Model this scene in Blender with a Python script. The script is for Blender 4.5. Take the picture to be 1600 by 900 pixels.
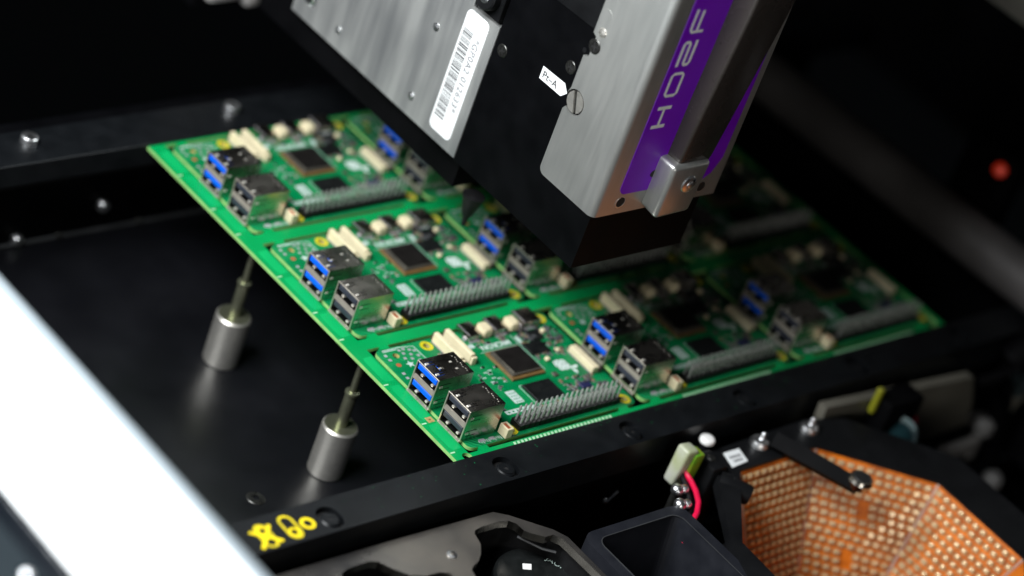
import bpy, bmesh, math, random
from mathutils import Matrix, Vector
random.seed(7)
PI = math.pi
S = 0.001                                   # everything below is written in millimetres
for o in list(bpy.data.objects): bpy.data.objects.remove(o)
scene = bpy.context.scene
col = scene.collection

# ------------------------------------------------------------------ camera
cam_d = bpy.data.cameras.new("camera"); cam = bpy.data.objects.new("camera", cam_d); col.objects.link(cam)
cam_d.sensor_width = 36.0; cam_d.lens = 96.46; cam_d.clip_start = 0.05; cam_d.clip_end = 20
RT = Vector((0.72425, -0.61809, 0.30566)); DN = Vector((-0.16505, -0.58579, -0.79348)); FW = Vector((0.66949, 0.52423, -0.52628))
cam.matrix_world = Matrix(((RT.x, -DN.x, -FW.x, -608.249*S), (RT.y, -DN.y, -FW.y, -657.283*S), (RT.z, -DN.z, -FW.z, 544.404*S), (0, 0, 0, 1)))
cam_d.dof.use_dof = True; cam_d.dof.focus_distance = 0.944; cam_d.dof.aperture_fstop = 4.5; cam_d.dof.aperture_blades = 9
scene.camera = cam

# ------------------------------------------------------------------ world and lamps
w = bpy.data.worlds.new("World"); scene.world = w; w.use_nodes = True
w.node_tree.nodes["Background"].inputs[0].default_value = (0.75, 0.88, 1.0, 1); w.node_tree.nodes["Background"].inputs[1].default_value = 0.0015
def area(name, loc, tgt, sx, sy, power, colr):
    d = bpy.data.lights.new(name, 'AREA'); d.shape = 'RECTANGLE'; d.size = sx*S; d.size_y = sy*S; d.energy = power; d.color = colr
    o = bpy.data.objects.new(name, d); col.objects.link(o); o.location = Vector(loc)*S
    o.rotation_euler = (Vector(tgt)-Vector(loc)).to_track_quat('-Z', 'Y').to_euler(); return o
area("window_lamp", (-330, -90, 405), (20, -110, 0), 300, 220, 6.6, (0.95, 0.98, 1.0))  # key light from upper left, matching how the light falls; no window known
area("room_lamp", (-300, -900, 200), (80, -180, 60), 260, 180, 1.1, (1.0, 0.97, 0.92))  # added fill from low in front, no such lamp seen; brightens front-facing sides
scene.view_settings.view_transform = 'Standard'; scene.view_settings.look = 'None'
scene.view_settings.exposure = 0.0; scene.view_settings.gamma = 1.0
scene.render.engine = 'CYCLES'

# ------------------------------------------------------------------ materials
def mat(name, c, rough=0.5, metal=0.0, var=0.15, nscale=200, bump=0.0, rvar=0.1, spec=0.5, stretch=(1,1,1), coat=0.0, trans=0.0, emis=None, c2=None, alpha=1.0, bscale=None):
    m = bpy.data.materials.new(name); m.use_nodes = True; nt = m.node_tree; N = nt.nodes; L = nt.links
    b = N["Principled BSDF"]
    tc = N.new("ShaderNodeTexCoord"); mp = N.new("ShaderNodeMapping"); L.new(tc.outputs["Object"], mp.inputs[0]); mp.inputs["Scale"].default_value = stretch
    no = N.new("ShaderNodeTexNoise"); no.inputs["Scale"].default_value = nscale; no.inputs["Detail"].default_value = 5; L.new(mp.outputs[0], no.inputs["Vector"])
    mx = N.new("ShaderNodeMix"); mx.data_type = 'RGBA'
    d = c2 if c2 else tuple(x*(1-var) for x in c)
    u = c if c2 else tuple(min(1, x*(1+var)) for x in c)
    mx.inputs["A"].default_value = (*d, 1); mx.inputs["B"].default_value = (*u, 1)
    cr = N.new("ShaderNodeMapRange"); cr.inputs[1].default_value = 0.3; cr.inputs[2].default_value = 0.7; L.new(no.outputs[0], cr.inputs[0])
    L.new(cr.outputs[0], mx.inputs["Factor"]); L.new(mx.outputs["Result"], b.inputs["Base Color"])
    r = N.new("ShaderNodeMapRange"); r.inputs[1].default_value = 0.3; r.inputs[2].default_value = 0.7
    r.inputs[3].default_value = max(0.02, rough-rvar); r.inputs[4].default_value = min(1, rough+rvar); L.new(no.outputs[0], r.inputs[0]); L.new(r.outputs[0], b.inputs["Roughness"])
    b.inputs["Metallic"].default_value = metal; b.inputs["Specular IOR Level"].default_value = spec; b.inputs["Coat Weight"].default_value = coat
    b.inputs["Transmission Weight"].default_value = trans; b.inputs["Alpha"].default_value = alpha
    if emis: b.inputs["Emission Color"].default_value = (*emis[0], 1); b.inputs["Emission Strength"].default_value = emis[1]
    if bump:
        n2 = N.new("ShaderNodeTexNoise"); n2.inputs["Scale"].default_value = bscale or nscale*4; n2.inputs["Detail"].default_value = 3; L.new(mp.outputs[0], n2.inputs["Vector"])
        bp = N.new("ShaderNodeBump"); bp.inputs["Strength"].default_value = bump; bp.inputs["Distance"].default_value = 0.0001; L.new(n2.outputs[0], bp.inputs["Height"]); L.new(bp.outputs[0], b.inputs["Normal"])
    m["b"] = b.name
    return m
def pcb_mat(name, c, c2):
    # solder mask: copper pours and traces under it lift the green a little
    m = mat(name, c, 0.34, 0, 0.1, 60, rvar=0.06, spec=0.22, c2=c2)
    nt = m.node_tree; N = nt.nodes; L = nt.links; b = N["Principled BSDF"]
    tc = [n for n in N if n.type == 'TEX_COORD'][0]
    vo = N.new("ShaderNodeTexVoronoi"); vo.distance = 'MANHATTAN'; vo.inputs["Scale"].default_value = 330; L.new(tc.outputs["Object"], vo.inputs["Vector"])
    wv = N.new("ShaderNodeTexWave"); wv.wave_type = 'BANDS'; wv.bands_direction = 'DIAGONAL'; wv.inputs["Scale"].default_value = 330; wv.inputs["Distortion"].default_value = 3.0; wv.inputs["Detail"].default_value = 0; L.new(tc.outputs["Object"], wv.inputs["Vector"])
    n3 = N.new("ShaderNodeTexNoise"); n3.inputs["Scale"].default_value = 75; L.new(tc.outputs["Object"], n3.inputs["Vector"])
    g = N.new("ShaderNodeMath"); g.operation = 'GREATER_THAN'; g.inputs[1].default_value = 0.53; L.new(n3.outputs[0], g.inputs[0])
    t = N.new("ShaderNodeMath"); t.operation = 'GREATER_THAN'; t.inputs[1].default_value = 0.62; L.new(wv.outputs[1], t.inputs[0])
    mu = N.new("ShaderNodeMath"); mu.operation = 'MULTIPLY'; L.new(g.outputs[0], mu.inputs[0]); L.new(t.outputs[0], mu.inputs[1])
    mx = N.new("ShaderNodeMix"); mx.data_type = 'RGBA'; old = b.inputs["Base Color"].links[0].from_socket
    mx.inputs["B"].default_value = (c[0]*1.0+0.01, c[1]*1.3, c[2]*1.35, 1); L.new(old, mx.inputs["A"]); L.new(mu.outputs[0], mx.inputs["Factor"]); L.new(mx.outputs["Result"], b.inputs["Base Color"])
    return m
M = {}
M['mask'] = pcb_mat("solder_mask", (0.0, 0.185, 0.055), (0.0, 0.105, 0.035))
M['frame_mask'] = mat("frame_solder_mask", (0.0, 0.27, 0.07), 0.34, 0, 0.1, 30, rvar=0.05, spec=0.2, c2=(0.0, 0.22, 0.055))
M['pour'] = mat("copper_pour_under_mask", (0.003, 0.32, 0.09), 0.3, 0, 0.08, 50, rvar=0.05, spec=0.25)
M['pcb_edge'] = mat("fibreglass_edge", (0.25, 0.50, 0.16), 0.7, 0, 0.15, 300, spec=0.08)
M['hatch'] = mat("bare_hatch", (0.40, 0.62, 0.40), 0.4, 0.1, 0.1, 400)
M['gold'] = mat("gold_pad", (0.75, 0.55, 0.22), 0.35, 0.6, 0.1, 400)
M['yellow_dim'] = mat('dull_yellow_plastic', (0.24, 0.24, 0.012), 0.5, 0, 0.1, 300)
M['ring'] = mat("yellow_ring", (0.55, 0.48, 0.012), 0.4, 0.1, 0.15, 600)
M['hole'] = mat("hole_wall", (0.42, 0.36, 0.12), 0.6, 0, 0.2, 400)
M['silk'] = mat("silkscreen", (0.42, 0.52, 0.48), 0.6, 0, 0.12, 900)
M['silk_b'] = mat('bright_silkscreen', (0.60, 0.68, 0.65), 0.6, 0, 0.08, 900)
M['tin'] = mat("tinned_pad", (0.45, 0.43, 0.46), 0.4, 0.4, 0.2, 900)
M['nickel'] = mat("nickel_shell", (0.55, 0.51, 0.46), 0.26, 1.0, 0.08, 120, bump=0.05, rvar=0.06)
M['lip'] = mat("nickel_lip", (0.52, 0.47, 0.40), 0.33, 0.65, 0.05, 200, rvar=0.05)
M['dark_in'] = mat("socket_inside", (0.003, 0.003, 0.003), 0.6, 0, 0.2, 300, spec=0.1)
M['blue'] = mat("blue_tongue", (0.0, 0.105, 0.72), 0.42, 0, 0.06, 300)
M['grey_t'] = mat("grey_tongue", (0.034, 0.037, 0.052), 0.4, 0, 0.1, 300, spec=0.3)
M['spring'] = mat("spring_contact", (0.80, 0.77, 0.69), 0.3, 0.6, 0.1, 400)
M['cream'] = mat("cream_plastic", (0.66, 0.58, 0.38), 0.5, 0, 0.07, 300)
M['brownlatch'] = mat("dark_latch", (0.06, 0.045, 0.035), 0.5, 0, 0.2, 400)
M['black'] = mat("black_plastic", (0.007, 0.007, 0.0075), 0.45, 0, 0.3, 250, spec=0.25)
M['pin'] = mat("pin_metal", (0.60, 0.61, 0.58), 0.3, 0.7, 0.08, 800)
M['substrate'] = mat("chip_substrate", (0.15, 0.088, 0.03), 0.45, 0, 0.15, 300)
M['lid'] = mat("chip_lid", (0.010, 0.009, 0.0085), 0.34, 0.0, 0.2, 250, rvar=0.06, spec=0.25)
M['lid_edge'] = mat("chip_lid_edge", (0.14, 0.13, 0.11), 0.35, 0.6, 0.1, 250)
M['chip'] = mat("chip_body", (0.007, 0.008, 0.008), 0.42, 0, 0.2, 300, spec=0.25)
M['comp_a'] = mat("capacitor_body", (0.17, 0.12, 0.07), 0.5, 0, 0.25, 700)
M['comp_b'] = mat("inductor_body", (0.05, 0.052, 0.055), 0.45, 0, 0.3, 600)
M['navy'] = mat("navy_part", (0.012, 0.014, 0.06), 0.4, 0, 0.1, 400)
M['fid_red'] = mat("copper_dot", (0.42, 0.11, 0.045), 0.45, 0.2, 0.1, 700)
M['steel'] = mat("machined_steel", (0.84, 0.81, 0.74), 0.36, 0.9, 0.06, 300, stretch=(1, 1, 8), rvar=0.06, bump=0.12)
M['rod'] = mat('dull_rod', (0.30, 0.31, 0.215), 0.32, 0.9, 0.08, 300, rvar=0.05)
M['trim'] = mat('blue_grey_trim', (0.26, 0.30, 0.325), 0.4, 0, 0.03, 40)  # shade of the white cover's rounded edge, put into the colour
M['bezel_grey2'] = mat('dull_fitting_grey', (0.24, 0.235, 0.23), 0.5, 0.3, 0.2, 60)
M['bezel_grey'] = mat('grey_edge_strip', (0.05, 0.052, 0.055), 0.45, 0.3, 0.2, 60)
M['steel_b'] = mat("bright_bolt", (0.86, 0.87, 0.88), 0.34, 1.0, 0.06, 300)
M['alu'] = mat("milled_aluminium", (0.66, 0.68, 0.68), 0.38, 0.80, 0.13, 26, bump=0.25, rvar=0.10, stretch=(1, 1.6, 0.35), bscale=700)
def streaks(m, ca, cb, ra, rb, sc=150):
    # milling streaks running down the plate and cloudy patches painting in smudges and reflections
    nt = m.node_tree; N = nt.nodes; L = nt.links; b = N["Principled BSDF"]; tc = [n for n in N if n.type == 'TEX_COORD'][0]
    mp = N.new("ShaderNodeMapping"); mp.inputs["Scale"].default_value = (1, 1, 0.10); mp.inputs["Rotation"].default_value = (0.10, 0, 0); L.new(tc.outputs["Object"], mp.inputs[0])
    n1 = N.new("ShaderNodeTexNoise"); n1.inputs["Scale"].default_value = sc; n1.inputs["Detail"].default_value = 4; L.new(mp.outputs[0], n1.inputs["Vector"])
    n2 = N.new("ShaderNodeTexNoise"); n2.inputs["Scale"].default_value = 24; n2.inputs["Detail"].default_value = 2; L.new(tc.outputs["Object"], n2.inputs["Vector"])
    ad = N.new("ShaderNodeMath"); ad.operation = 'ADD'; L.new(n1.outputs[0], ad.inputs[0]); L.new(n2.outputs[0], ad.inputs[1])
    r = N.new("ShaderNodeMapRange"); r.inputs[1].default_value = 0.75; r.inputs[2].default_value = 1.25; r.inputs[3].default_value = ra; r.inputs[4].default_value = rb; L.new(ad.outputs[0], r.inputs[0]); L.new(r.outputs[0], b.inputs["Roughness"])
    mx = N.new("ShaderNodeMix"); mx.data_type = 'RGBA'; mx.inputs["A"].default_value = (*ca, 1); mx.inputs["B"].default_value = (*cb, 1)
    q = N.new("ShaderNodeMapRange"); q.inputs[1].default_value = 0.78; q.inputs[2].default_value = 1.22; L.new(ad.outputs[0], q.inputs[0]); L.new(q.outputs[0], mx.inputs["Factor"]); L.new(mx.outputs["Result"], b.inputs["Base Color"])
streaks(M['alu'], (0.47, 0.485, 0.49), (0.70, 0.71, 0.69), 0.30, 0.46)
M['cover'] = mat("silver_cover", (0.50, 0.51, 0.485), 0.36, 0.80, 0.06, 40, bump=0.06, rvar=0.05)
streaks(M['cover'], (0.485, 0.495, 0.475), (0.545, 0.55, 0.525), 0.33, 0.41, 420)
M['purple'] = mat("purple_label", (0.20, 0.004, 0.60), 0.38, 0, 0.04, 100)
M['white_print'] = mat("white_print", (0.90, 0.94, 0.93), 0.5, 0, 0.03, 200)
M['sticker'] = mat("white_sticker", (0.70, 0.72, 0.72), 0.45, 0, 0.03, 200)
M['ink'] = mat("black_ink", (0.03, 0.028, 0.03), 0.5, 0, 0.2, 200)
M['ink_soft'] = mat("grey_ink", (0.16, 0.16, 0.17), 0.5, 0, 0.3, 200)
M['anod'] = mat("black_anodised", (0.0014, 0.0015, 0.002), 0.5, 0, 0.25, 90, bump=0.05, rvar=0.06, spec=0.08)
M['anod2'] = mat("black_anodised_panel", (0.005, 0.0053, 0.006), 0.5, 0, 0.2, 90, bump=0.05, spec=0.15)
M['screw_b'] = mat("black_oxide_screw", (0.05, 0.05, 0.047), 0.33, 0.8, 0.2, 500)
M['recess'] = mat("screw_recess", (0.008, 0.008, 0.008), 0.6, 0, 0.2, 500)
M['handle'] = mat("dark_bronze_handle", (0.036, 0.031, 0.028), 0.27, 0.1, 0.08, 60, rvar=0.02)
M['rail'] = mat("black_rail", (0.0042, 0.005, 0.006), 0.4, 0, 0.2, 120, bump=0.08, rvar=0.06, spec=0.28)
M['bed'] = mat("machine_bed_black", (0.004, 0.0042, 0.0055), 0.33, 0, 0.2, 40, bump=0.04, rvar=0.05)
M['dark'] = mat("dark_machine", (0.0016, 0.0016, 0.002), 0.6, 0, 0.3, 40, spec=0.06)
M['dgrey'] = mat("dark_grey_beam", (0.105, 0.098, 0.096), 0.5, 0.2, 0.2, 40)
M['yellow'] = mat("yellow_paint", (0.85, 0.66, 0.0), 0.45, 0, 0.12, 160, c2=(0.62, 0.47, 0.0))
M['yellow_thin'] = mat("thin_yellow_paint", (0.72, 0.56, 0.0), 0.45, 0, 0.2, 160, c2=(0.30, 0.25, 0.01))
M['white'] = mat("white_cover_paint", (0.86, 0.88, 0.88), 0.35, 0, 0.02, 20)
M['glass'] = mat("dark_display_glass", (0.02, 0.026, 0.03), 0.12, 0, 0.1, 20, rvar=0.03)
M['bezel'] = mat("dark_display_bezel", (0.006, 0.008, 0.011), 0.3, 0, 0.1, 20)
M['tray'] = mat("worn_tray_metal", (0.22, 0.20, 0.175), 0.32, 0.8, 0.35, 38, bump=0.3, rvar=0.12, c2=(0.085, 0.083, 0.085), bscale=500)
M['tray_edge'] = mat("bright_cut_edge", (0.45, 0.42, 0.37), 0.25, 1.0, 0.1, 100)
M['bin'] = mat("black_bin_plastic", (0.010, 0.011, 0.015), 0.5, 0, 0.15, 120, bump=0.06, spec=0.3)
M['fpc'] = mat("orange_flex_board", (0.74, 0.19, 0.012), 0.42, 0, 0.3, 130, c2=(0.30, 0.065, 0.008), spec=0.15)
M['seam'] = mat("copper_seam", (0.55, 0.38, 0.30), 0.35, 0.5, 0.1, 200)
M['led'] = mat("led_body", (0.50, 0.31, 0.14), 0.3, 0.1, 0.25, 300)
M['led_lens'] = mat("led_lens", (0.62, 0.45, 0.26), 0.14, 0.3, 0.25, 400)
M['connector'] = mat("translucent_connector", (0.56, 0.57, 0.50), 0.4, 0, 0.2, 120, trans=0.25, c2=(0.40, 0.45, 0.22))
M['conn_green'] = mat("yellow_green_connector", (0.36, 0.42, 0.02), 0.4, 0, 0.3, 200, trans=0.2, c2=(0.10, 0.36, 0.02))
M['red'] = mat("red_wire", (0.62, 0.006, 0.05), 0.35, 0, 0.1, 200)
M['white_pl'] = mat("white_plastic", (0.78, 0.77, 0.75), 0.45, 0, 0.05, 200)
M['beige'] = mat("beige_grey_plate", (0.13, 0.123, 0.10), 0.5, 0, 0.12, 60)
M['silver_bar'] = mat("pale_metal_bar", (0.62, 0.60, 0.58), 0.4, 0.5, 0.1, 60)
M['redlamp'] = mat("red_lamp", (0.4, 0.02, 0.005), 0.4, 0, 0.1, 50, emis=((1.0, 0.05, 0.012), 0.16))
M['lens'] = mat("camera_lens", (0.01, 0.03, 0.035), 0.08, 0, 0.1, 50)
M['teal'] = mat("lens_rim", (0.09, 0.13, 0.14), 0.3, 0.7, 0.1, 100)

# ------------------------------------------------------------------ mesh helpers
I4 = Matrix.Identity(4)
def basis(o, ex, ey):
    ex = Vector(ex).normalized(); ey = Vector(ey).normalized(); ez = ex.cross(ey)
    return Matrix(((ex.x, ey.x, ez.x, o[0]), (ex.y, ey.y, ez.y, o[1]), (ex.z, ey.z, ez.z, o[2]), (0, 0, 0, 1)))
def LEFT(X): return basis((X, 0, 0), (0, -1, 0), (0, 0, 1))       # face looking to -X: (p, q) = (-Y, Z)
def FRONT(Y): return basis((0, Y, 0), (1, 0, 0), (0, 0, 1))       # face looking to -Y: (p, q) = (X, Z)
def T(x, y, z): return Matrix.Translation((x, y, z))
def axis_basis(o, d):
    d = Vector(d).normalized(); h = Vector((0, 0, 1)) if abs(d.z) < 0.9 else Vector((1, 0, 0))
    ex = h.cross(d).normalized(); ey = d.cross(ex)
    return Matrix(((ex.x, ey.x, d.x, o[0]), (ex.y, ey.y, d.y, o[1]), (ex.z, ey.z, d.z, o[2]), (0, 0, 0, 1)))
def arc(cx, cy, r, a0, a1, n):
    return [(cx+r*math.cos(math.radians(a0+(a1-a0)*i/n)), cy+r*math.sin(math.radians(a0+(a1-a0)*i/n))) for i in range(n+1)]
def circle(cx, cy, r, n=20): return arc(cx, cy, r, 0, 360, n)[:-1]
def rrect(x0, x1, y0, y1, r, n=4):
    return arc(x1-r, y0+r, r, -90, 0, n)+arc(x1-r, y1-r, r, 0, 90, n)+arc(x0+r, y1-r, r, 90, 180, n)+arc(x0+r, y0+r, r, 180, 270, n)
class MB:
    def __init__(s): s.bm = bmesh.new()
    def poly(s, pts, mt=0, B=I4):
        try: f = s.bm.faces.new([s.bm.verts.new(B@Vector(p)) for p in pts]); f.material_index = mt; return f
        except ValueError: pass
    def prism(s, outer, z0, z1, B=I4, holes=(), mt=0, ms=None, bot=True, mh=None):
        ms = mt if ms is None else ms
        t = bmesh.new(); loops = []
        for li, lp in enumerate([outer]+list(holes)):
            a = [t.verts.new((x, y, z1)) for x, y in lp]; b = [t.verts.new((x, y, z0)) for x, y in lp]; loops.append((a, b))
        if not holes:
            f = t.faces.new(loops[0][0]); f.material_index = mt
            if bot: f = t.faces.new(loops[0][1][::-1]); f.material_index = mt
        else:
            for k in ((0, 1) if bot else (0,)):
                es = []
                for lp in loops:
                    v = lp[k]
                    for i in range(len(v)): es.append(t.edges.new((v[i], v[(i+1) % len(v)])))
                g = bmesh.ops.triangle_fill(t, use_beauty=True, use_dissolve=False, edges=es)
                for f in g['geom']:
                    if isinstance(f, bmesh.types.BMFace): f.material_index = mt
        for li, (a, b) in enumerate(loops):
            for i in range(len(a)):
                j = (i+1) % len(a)
                f = t.faces.new((b[i], b[j], a[j], a[i])); f.material_index = ms if li == 0 or mh is None else mh
        if bot: bmesh.ops.recalc_face_normals(t, faces=t.faces[:])
        s.merge(t, B)
    def merge(s, t, B=I4):
        mp = {v: s.bm.verts.new(B@v.co) for v in t.verts}
        for f in t.faces:
            try: g = s.bm.faces.new([mp[v] for v in f.verts]); g.material_index = f.material_index
            except ValueError: pass
        t.free()
    def box(s, x0, x1, y0, y1, z0, z1, mt=0, b=0.0, seg=1, B=I4):
        t = bmesh.new(); bmesh.ops.create_cube(t, size=1)
        for v in t.verts: v.co = Vector((x0+(v.co.x+.5)*(x1-x0), y0+(v.co.y+.5)*(y1-y0), z0+(v.co.z+.5)*(z1-z0)))
        if b: bmesh.ops.bevel(t, geom=t.edges[:], offset=b, segments=seg, profile=0.5, affect='EDGES')
        for f in t.faces: f.material_index = mt
        s.merge(t, B)
    def lathe(s, prof, seg=20, B=I4, mt=0, cap=True):
        t = bmesh.new(); rings = []
        for r, z in prof: rings.append([t.verts.new((r*math.cos(2*PI*i/seg), r*math.sin(2*PI*i/seg), z)) for i in range(seg)])
        for k in range(len(rings)-1):
            for i in range(seg):
                j = (i+1) % seg; f = t.faces.new((rings[k][i], rings[k][j], rings[k+1][j], rings[k+1][i])); f.material_index = mt
        if cap:
            f = t.faces.new(rings[0][::-1]); f.material_index = mt; f = t.faces.new(rings[-1]); f.material_index = mt
        bmesh.ops.recalc_face_normals(t, faces=t.faces[:]); s.merge(t, B)
    def cyl(s, x, y, z0, z1, r, seg=20, mt=0, B=I4, b=0):
        pr = [(r, z0), (r, z1)] if not b else [(r, z0), (r, z1-b), (r-b*.3, z1-b*.3), (r-b, z1)]
        s.lathe(pr, seg, B@T(x, y, 0), mt)
    def tube(s, pts, r, seg=8, mt=0):
        t = bmesh.new(); P = [Vector(p) for p in pts]; rings = []
        up = Vector((0, 0, 1))
        for i, p in enumerate(P):
            d = (P[min(i+1, len(P)-1)]-P[max(i-1, 0)]).normalized()
            a = d.cross(up if abs(d.z) < .95 else Vector((1, 0, 0))).normalized(); c = d.cross(a)
            rr = r[i] if isinstance(r, (list, tuple)) else r
            rings.append([t.verts.new(p+(a*math.cos(2*PI*k/seg)+c*math.sin(2*PI*k/seg))*rr) for k in range(seg)])
        for k in range(len(rings)-1):
            for i in range(seg):
                j = (i+1) % seg; f = t.faces.new((rings[k][i], rings[k][j], rings[k+1][j], rings[k+1][i])); f.material_index = mt
        f = t.faces.new(rings[0][::-1]); f.material_index = mt; f = t.faces.new(rings[-1]); f.material_index = mt
        bmesh.ops.recalc_face_normals(t, faces=t.faces[:]); s.merge(t)
    def ribbon(s, pts, wd, z0, z1, B=I4, mt=0, closed=False):
        n = len(pts); P = [Vector((p[0], p[1])) for p in pts]; L = []; R = []
        for i in range(n):
            a = P[i-1] if (i > 0 or closed) else P[i]; c = P[(i+1) % n] if (i < n-1 or closed) else P[i]
            d = (c-a).normalized(); nn = Vector((-d.y, d.x)); L.append(P[i]+nn*wd/2); R.append(P[i]-nn*wd/2)
        if closed: s.prism([tuple(p) for p in L], z0, z1, B, holes=[[tuple(p) for p in R]], mt=mt) if True else 0
        else: s.prism([tuple(p) for p in L]+[tuple(p) for p in R[::-1]], z0, z1, B, mt=mt)
    def sphere(s, c, r, mt=0, seg=16, sc=(1, 1, 1)):
        t = bmesh.new(); bmesh.ops.create_uvsphere(t, u_segments=seg, v_segments=seg//2, radius=r)
        for f in t.faces: f.material_index = mt
        s.merge(t, T(*c)@Matrix.Diagonal((*sc, 1)))
    def mesh(s, name, mats, ang=35):
        for v in s.bm.verts: v.co *= S
        me = bpy.data.meshes.new(name); s.bm.normal_update(); s.bm.to_mesh(me); s.bm.free()
        for m in mats: me.materials.append(M[m])
        me.polygons.foreach_set("use_smooth", [True]*len(me.polygons)); me.set_sharp_from_angle(angle=math.radians(ang)); me.update()
        return me
    def build(s, name, mats, parent=None, loc=None, ang=35):
        if isinstance(mats, str): mats = [mats]
        return link(name, s.mesh(name, mats, ang), parent, loc)
def link(name, me, parent=None, loc=None):
    o = bpy.data.objects.new(name, me); col.objects.link(o)
    if parent: o.parent = parent; o.location = -(wloc(parent)) if loc is None else Vector(loc)*S
    elif loc is not None: o.location = Vector(loc)*S
    return o
def wloc(o):
    l = o.location.copy()
    while o.parent: o = o.parent; l += o.location
    return l
def thing(name, label, cat, loc=(0, 0, 0), group=None):
    o = bpy.data.objects.new(name, None); col.objects.link(o); o.location = Vector(loc)*S; o.empty_display_size = 0.01
    return tag(o, label, cat, group)
def tag(o, label, cat, group=None):
    o['label'] = label; o['category'] = cat
    if group: o['group'] = group
    return o
def struct(o): o['kind'] = 'structure'; return o
def stuff(o): o['kind'] = 'stuff'; return o
def text(name, body, size, B, m, parent, depth=0.03, align='LEFT', sx=1.0, spacing=1.0, bold=0.0):
    cu = bpy.data.curves.new("t", 'FONT'); cu.body = body; cu.size = size; cu.extrude = depth; cu.offset = bold; cu.align_x = align; cu.space_character = spacing; cu.resolution_u = 3
    ob = bpy.data.objects.new("t", cu); col.objects.link(ob); dg = bpy.context.evaluated_depsgraph_get(); dg.update()
    me = bpy.data.meshes.new_from_object(ob.evaluated_get(dg)); bpy.data.objects.remove(ob)
    me.transform(B@Matrix.Diagonal((sx, 1, 1, 1))); me.transform(Matrix.Scale(S, 4)); me.name = name
    me.materials.clear(); me.materials.append(M[m]); return link(name, me, parent)

# ------------------------------------------------------------------ large structure
mb = MB(); mb.box(-420, 420, -206, 24, -76, -56); bed = struct(mb.build("machine_bed", "bed"))
def hex_screw(mb, x, y, z, r, mts=(0, 1), h=1.2):
    B = T(x, y, z)
    mb.prism(circle(0, 0, r*.86, 24), h-.35, h, B, holes=[[(r*.36*math.cos(PI/3*i+.3), r*.36*math.sin(PI/3*i+.3)) for i in range(6)]], mt=mts[0])
    mb.lathe([(r, -1), (r, h-.35), (r*.86, h-.02)], 24, B, mts[0], cap=False)
    mb.cyl(0, 0, -1, h-.9, r*.5, 12, mts[1], B)
mb = MB(); hex_screw(mb, -33.7, -133.6, -56, 3.7, h=.5); mb.build("screw", ["screw_b", "recess"], bed)
mb = MB(); mb.box(-420, 420, 24, 40, -76, -10); wall = struct(mb.build("bed_wall", "anod"))
mb = MB(); mb.box(-420, 420, 22.2, 24, -56, -54.6, b=.4); mb.build("edge_strip", "bezel_grey", wall)
for x, z, r in ((-.5, -43.5, 2.6), (-38, -53, 2.6)):
    mb = MB(); mb.lathe([(r, 0), (r, 2.2), (r*.8, 3)], 16, axis_basis((x, 24, z), (0, -1, 0))); mb.build("bolt", "steel_b", wall)
for x in (-19, 19, 62):
    mb = MB(); mb.lathe([(1.2, 0), (1.2, 1), (.6, 1.6)], 10, axis_basis((x, 22.3, -54.2), (0, -.6, .8))); mb.build("bolt", "screw_b", wall)
mb = MB(); mb.box(-420, 700, -480, -206, -100, -80); struct(mb.build("base_plate", "dark"))
mb = MB(); mb.box(-700, 900, 330, 345, -120, 500); struct(mb.build("machine_back_wall", "dark"))
mb = MB(); mb.box(620, 635, -600, 330, -120, 500); struct(mb.build("machine_side_wall", "dark"))

# ------------------------------------------------------------------ conveyor rails
def rail_screw(mb, x, y, z, r):
    B = T(x, y, z)
    mb.lathe([(r*.98, -1.6), (r*.98, -.9), (r*.8, -.45)], 24, B, 0)
    mb.prism(circle(0, 0, r*.8, 24), -.46, -.25, B, holes=[[(r*.26*math.cos(PI/3*i+.2), r*.26*math.sin(PI/3*i+.2)) for i in range(6)]], mt=0)
    mb.cyl(0, 0, -1, -.44, r*.27, 12, 1, B)
RX = [-69.5, 8.8, 71.0, 131.7, 197, 261.7]
fr = thing("conveyor_rail", "black front conveyor rail with yellow paint marks and sunken screws", "rail", (0, -199, -12))
oval = lambda x, y: rrect(x-4.2, x+4.2, y-5.2, y+5.2, 4.0, 6)
mb = MB(); mb.prism([(-106, -206), (430, -206), (430, -191), (-106, -191)], -12, 1, holes=[oval(x, -199.5) for x in RX]); mb.build("rail_bar", "rail", fr)
for x in RX:
    mb = MB(); mb.box(x-4, x+4, -204.5, -194.5, -11, -1.4, mt=1); rail_screw(mb, x, -200, 1, 3.5); mb.build("screw", ["rail", "recess"], fr)
mb = MB(); mb.box(-104, 430, -203.5, -193, -52, -12.02); mb.build("rail_skirt", "anod", fr)
# yellow hand-painted marks on the rail
def capsule(x, y, wx, wy, n=10): return [(x+wx/2*math.cos(a), y+(wy-wx)/2*(1 if math.sin(a) > 0 else -1)+wx/2*math.sin(a)) for a in [2*PI*(i+.5)/(2*n) for i in range(2*n)]]
mb = MB(); mb.ribbon(circle(-78.7, -199.4, 2.15, 22), 1.35, 1.0, 1.12, closed=True); mb.build("painted_mark", "yellow", fr)
mb = MB(); mb.ribbon(capsule(-85.4, -198.9, 4.9, 10.2), 1.05, 1.0, 1.1, closed=True); mb.ribbon(circle(-85.6, -201.4, 1.7, 18), .85, 1.0, 1.16, mt=1, closed=True)
mb.build("painted_mark", ["yellow_thin", "yellow"], fr)
mb = MB(); mb.ribbon(capsule(-95.9, -199.7, 4.6, 10.0), 1.1, 1.0, 1.08, closed=True); mb.ribbon(circle(-95.6, -197.4, 1.7, 18), .9, 1.0, 1.12, mt=1, closed=True)
mb.ribbon([(-100.6, -196.4), (-97, -199.4), (-93.5, -202.0), (-91.6, -203.6)], 1.25, 1.0, 1.18, mt=1); mb.ribbon([(-91.9, -195.5), (-95, -199), (-100.6, -204.6)], 1.45, 1.0, 1.22, mt=1)
mb.build("painted_mark", ["yellow_thin", "yellow"], fr)

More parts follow.
